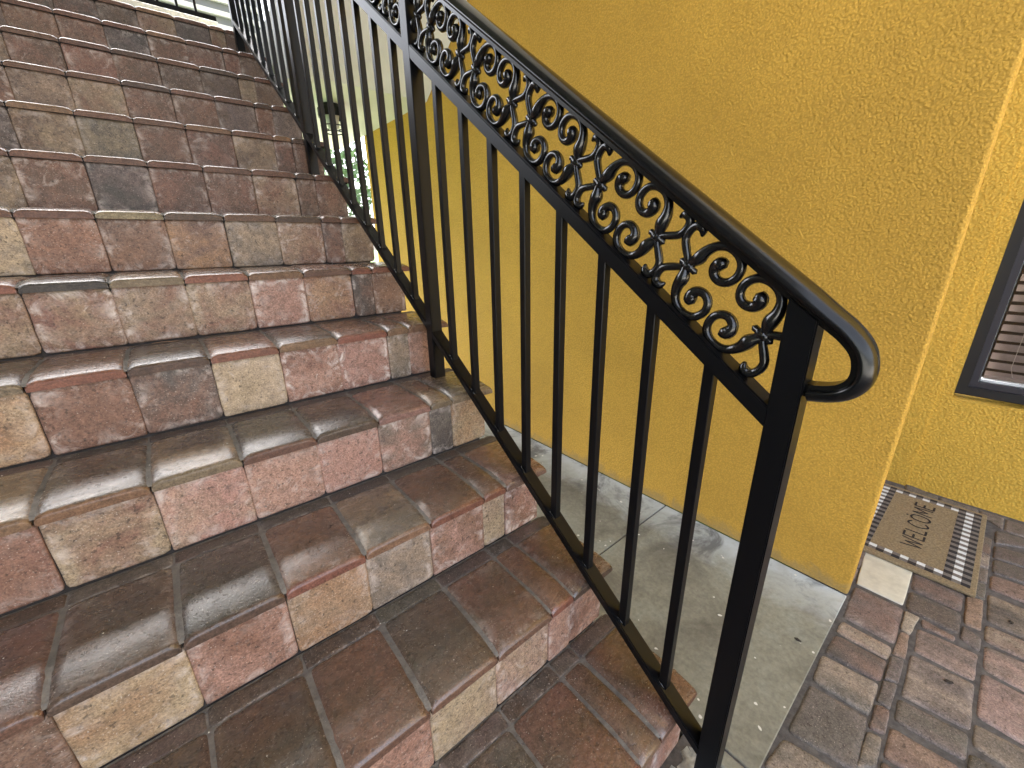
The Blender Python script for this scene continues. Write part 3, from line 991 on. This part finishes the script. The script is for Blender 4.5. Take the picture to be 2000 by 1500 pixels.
# ------------------------------------------------------------------ doormat
MX0, MX1, MY0, MY1 = 2.100, 2.745, -0.164, 0.203
mat_o = empty('doormat', (MX0, MY0, G))
tag(mat_o, 'coir doormat reading welcome inside a black and white checked border', 'doormat')
MAT_COIR = simple('coir', (0.25, 0.195, 0.115), 0.95, nscale=160, namp=0.35, bump=1, bscale=380)
MAT_PB = simple('black print', (0.022, 0.02, 0.022), 0.9, nscale=200, namp=0.3)
MAT_PG = simple('grey print', (0.16, 0.145, 0.135), 0.9, nscale=200, namp=0.3)
MAT_PW = simple('white print', (0.66, 0.70, 0.72), 0.9, nscale=200, namp=0.15)
TH = 0.011
bm = bbox(0, MX1 - MX0, 0, MY1 - MY0, 0.0005, TH, 0.003, 2)
obj('coir_pile', bm, MAT_COIR, mat_o)
bm = bmesh.new()
cx0, cx1 = 0.030, MX1 - MX0 - 0.020
cy0, cy1 = 0.015, MY1 - MY0 - 0.013
nxc, nyc = 31, 15
sx, sy = (cx1 - cx0) / nxc, (cy1 - cy0) / nyc
for i in range(nxc):
    for j in range(nyc):
        if 2 <= i < nxc - 2 and 3 <= j < nyc - 3: continue
        v = [bm.verts.new((cx0 + (i + a) * sx, cy0 + (j + b_) * sy, TH + 0.0008)) for a, b_ in ((0, 0), (1, 0), (1, 1), (0, 1))]
        f = bm.faces.new(v)
        f.material_index = (0 if (i % 2 == 0 and j % 2 == 0) else 2 if (i % 2 and j % 2) else 1)
obj('checked_border', bm, [MAT_PB, MAT_PG, MAT_PW], mat_o)
STRK = {
    'W': [[(0, 1), (.25, 0), (.5, .8), (.75, 0), (1, 1)]], 'E': [[(1, 1), (0, 1), (0, 0), (1, 0)], [(0, .52), (.8, .52)]],
    'L': [[(0, 1), (0, 0), (1, 0)]],
    'C': [[(1, .85), (.75, .98), (.4, 1), (.1, .75), (0, .5), (.1, .25), (.4, 0), (.75, .02), (1, .15)]],
    'O': [[(.5, 1), (.85, .88), (1, .5), (.85, .12), (.5, 0), (.15, .12), (0, .5), (.15, .88), (.5, 1)], [(.5, 1.16), (.5, 1.24)]],
    'M': [[(0, 0), (.12, 1), (.5, .25), (.88, 1), (1, 0)]],
}
bm = bmesh.new()
tx, ty, hh = 2.252 - MX0, -0.012 - MY0, 0.058
wid = {'W': .058, 'E': .035, 'L': .032, 'C': .040, 'O': .049, 'M': .056}
zl = 0
for ch in 'WELCOME':
    ww = wid[ch]
    for st in STRK[ch]:
        pp = [(tx + a * ww, ty + b_ * hh) for a, b_ in st]
        if ch in 'CO' and len(pp) > 4: pp = catmull(pp, 3)
        for a, b_ in zip(pp, pp[1:]):
            A, B = Vector(a), Vector(b_)
            d = (B - A).normalized(); nn = Vector((-d.y, d.x)) * 0.0035
            A -= d * .0012; B += d * .0012
            zl += 1
            z = TH + 0.0008 + 0.00002 * zl
            bm.faces.new([bm.verts.new((*q, z)) for q in (A - nn, B - nn, B + nn, A + nn)])
    tx += ww + 0.0148
obj('lettering', bm, MAT_PB, mat_o)

# ------------------------------------------------------------------ lantern under the landing
lan = empty('ceiling_lantern', (1.33, 3.06, 2.03))
tag(lan, 'small black round cage lantern hanging under the white soffit, glimpsed between balusters', 'lantern')
def cyl(r0, r1, z0, z1, seg=20, inner=None):
    bm = bmesh.new()
    pr = [(z0, r0), (z1, r1)]
    lathe(bm, pr, (0, 0, 0), (0, 0, 1), seg)
    return bm
obj('canopy', cyl(.05, .05, -.02, 0), MAT_BLACK, lan)
def hoop(r, z0, z1, t=.005, seg=24):
    bm = bmesh.new()
    V = [[bm.verts.new((rr * math.cos(2 * math.pi * k / seg), rr * math.sin(2 * math.pi * k / seg), z)) for k in range(seg)]
         for rr, z in ((r, z0), (r, z1), (r - t, z1), (r - t, z0))]
    for q in range(4):
        for k in range(seg):
            bm.faces.new((V[q][k], V[q][(k + 1) % seg], V[(q + 1) % 4][(k + 1) % seg], V[(q + 1) % 4][k]))
    bmesh.ops.recalc_face_normals(bm, faces=bm.faces[:])
    return bm
obj('band', hoop(.082, -.075, -.028), MAT_BLACK, lan)
obj('ring', hoop(.076, -.128, -.122), MAT_BLACK, lan)
obj('ring', hoop(.060, -.160, -.154), MAT_BLACK, lan)
for k in range(6):
    a = k * math.pi / 3 + .2
    bm = bmesh.new()
    tube(bm, [(.078 * math.cos(a), .078 * math.sin(a), -.07), (.073 * math.cos(a), .073 * math.sin(a), -.125), (.058 * math.cos(a), .058 * math.sin(a), -.157)],
         [.003] * 3, 6, 1, Vector((-math.sin(a), math.cos(a), 0)))
    obj('cage_bar', bm, MAT_BLACK, lan)
obj('glass_cup', cyl(.03, .05, -.14, -.03), simple('frosted glass', (0.6, 0.6, 0.55), 0.4), lan)

# ------------------------------------------------------------------ far end: guard of the landing, neighbours, garden
guard = empty('landing_railing', (0, 4.40, 2.37))
tag(guard, 'black railing with thin pickets across the landing at the top of the stairs', 'railing')
gy = 4.40
bm = bbox(-0.62, 1.018, -0.02, 0.02, 0.435, 0.475); obj('bottom_rail', bm, MAT_BLACK, guard)
bm = bbox(-0.62, 1.018, -0.02, 0.02, 1.0, 1.04); obj('top_rail', bm, MAT_BLACK, guard)
x = -0.56
while x < 1.0:
    obj('picket', bbox(x - .008, x + .008, -.008, .008, .475, 1.0), MAT_BLACK, guard); x += 0.1122
curb = obj('landing_curb', bbox(-0.62, 1.018, 4.34, 4.46, 2.372, 2.80, .004, 1), stucco_mat('pale curb', (0.62, 0.62, 0.58), 60))
tag(curb, 'low pale curb under the railing at the head of the stairs', 'curb')
MAT_SIDING = simple('pale siding', (0.13, 0.14, 0.15), 0.7, nscale=4, namp=0.1)
MAT_TRIM = simple('white trim', (0.5, 0.5, 0.5), 0.5)
bld = empty('garden_shed', (0, 7.0, 0))
tag(bld, 'pale grey boarded shed beyond the railing at the top of the stairs', 'shed')
obj('wall', bbox(0.2, 1.95, 0, 2, -.05, 4.25), MAT_SIDING, bld)
for z in (3.72, 3.86, 4.0, 4.14):
    obj('trim_board', bbox(0.2, 1.97, -.04, 0, z, z + .05), MAT_TRIM, bld)
obj('roof', prism_x([(-.15, 4.25), (2.15, 4.25), (1, 4.5)], 0.1, 2.05), simple('grey roof', (0.12, 0.12, 0.12), 0.8), bld)

MAT_LEAF = simple('hedge leaves', (0.09, 0.15, 0.06), 0.6, nscale=3, namp=0.5)
def foliage(name, cx, cy, cz, rx, ry, rz, n, leaf, label, cat, seed):
    rr = random.Random(seed)
    t = empty(name, (cx, cy, -0.05)); tag(t, label, cat)
    bm = bmesh.new()
    for _ in range(n):
        while True:
            p = Vector((rr.uniform(-1, 1), rr.uniform(-1, 1), rr.uniform(-1, 1)))
            if 0.35 < p.length < 1 + .1 * math.sin(5 * p.x + seed) : break
        p = Vector((p.x * rx, p.y * ry, p.z * rz + cz + .05))
        d = Vector((rr.gauss(0, 1), rr.gauss(0, 1), rr.gauss(0, 1))).normalized()
        e = d.orthogonal().normalized()
        f = d.cross(e)
        s = leaf * rr.uniform(.6, 1.3)
        bm.faces.new([bm.verts.new(p + e * s), bm.verts.new(p + f * s * .5), bm.verts.new(p - e * s), bm.verts.new(p - f * s * .5)])
    obj('foliage', bm, MAT_LEAF, t)
    bm = bmesh.new()
    lathe(bm, [(0, .06), (cz, .04)], (0, 0, 0), (0, 0, 1), 8)
    obj('trunk', bm, simple('bark', (0.1, 0.07, 0.05), 0.9), t)
foliage('shrub', 2.6, 8.6, 0.7, 0.9, 0.7, 0.9, 4500, .055, 'leafy green shrub in the bright garden at the end of the passage', 'shrub', 3)
foliage('tree', 4.2, 15, 3.0, 2.2, 2.0, 2.2, 3500, .13, 'leafy tree far off in the bright garden past the passage', 'tree', 5)
drive = obj('driveway', bbox(0.8, 5.5, 4.7, 30, -.06, 0.0), simple('pale driveway', (0.55, 0.54, 0.5), 0.8, nscale=5, namp=0.1))
tag(drive, kind='structure')
for i, (za, zb) in enumerate(((3.42, 3.33), (3.20, 3.11))):
    bm = bmesh.new()
    tube(bm, [(1.5, 9, za + .42), (3.5, 9, za), (4.2, 9, zb - .02), (7, 9, zb - .3)], [.008] * 4, 6, 1, Vector((0, 1, 0)))
    tag(obj('overhead_cable', bm, MAT_BLACK), ('upper' if i == 0 else 'lower') + ' thin black cable crossing the bright sky past the passage', 'cable')

# unseen roof over the stairs, its extent and notch shaped to control the light
MAT_CEIL = stucco_mat('porch ceiling', (0.28, 0.265, 0.24), 60)
bm = bmesh.new()
box(bm, -3.2, 2.82, -0.1, 4.5, 4.4, 4.6)
box(bm, -3.2, 1.0, -1.6, -0.1, 4.4, 4.6)
ceil = obj('porch_ceiling', bm, MAT_CEIL)
tag(ceil, kind='structure')
MAT_SIDEW = stucco_mat('grey stucco', (0.22, 0.225, 0.23), 90)
side = obj('light_screen', bbox(-1.9, -1.7, -1.0, 3.0, 0.02, 4.4), MAT_SIDEW)  # unseen wall added to shut out side light and darken reflections
tag(side, 'unseen grey stucco screen added left of the stairs to shut out light', 'wall')
print('tris', sum(sum(len(p.vertices) - 2 for p in o.data.polygons) for o in bpy.data.objects if o.type == 'MESH'), 'objects', len(bpy.data.objects))
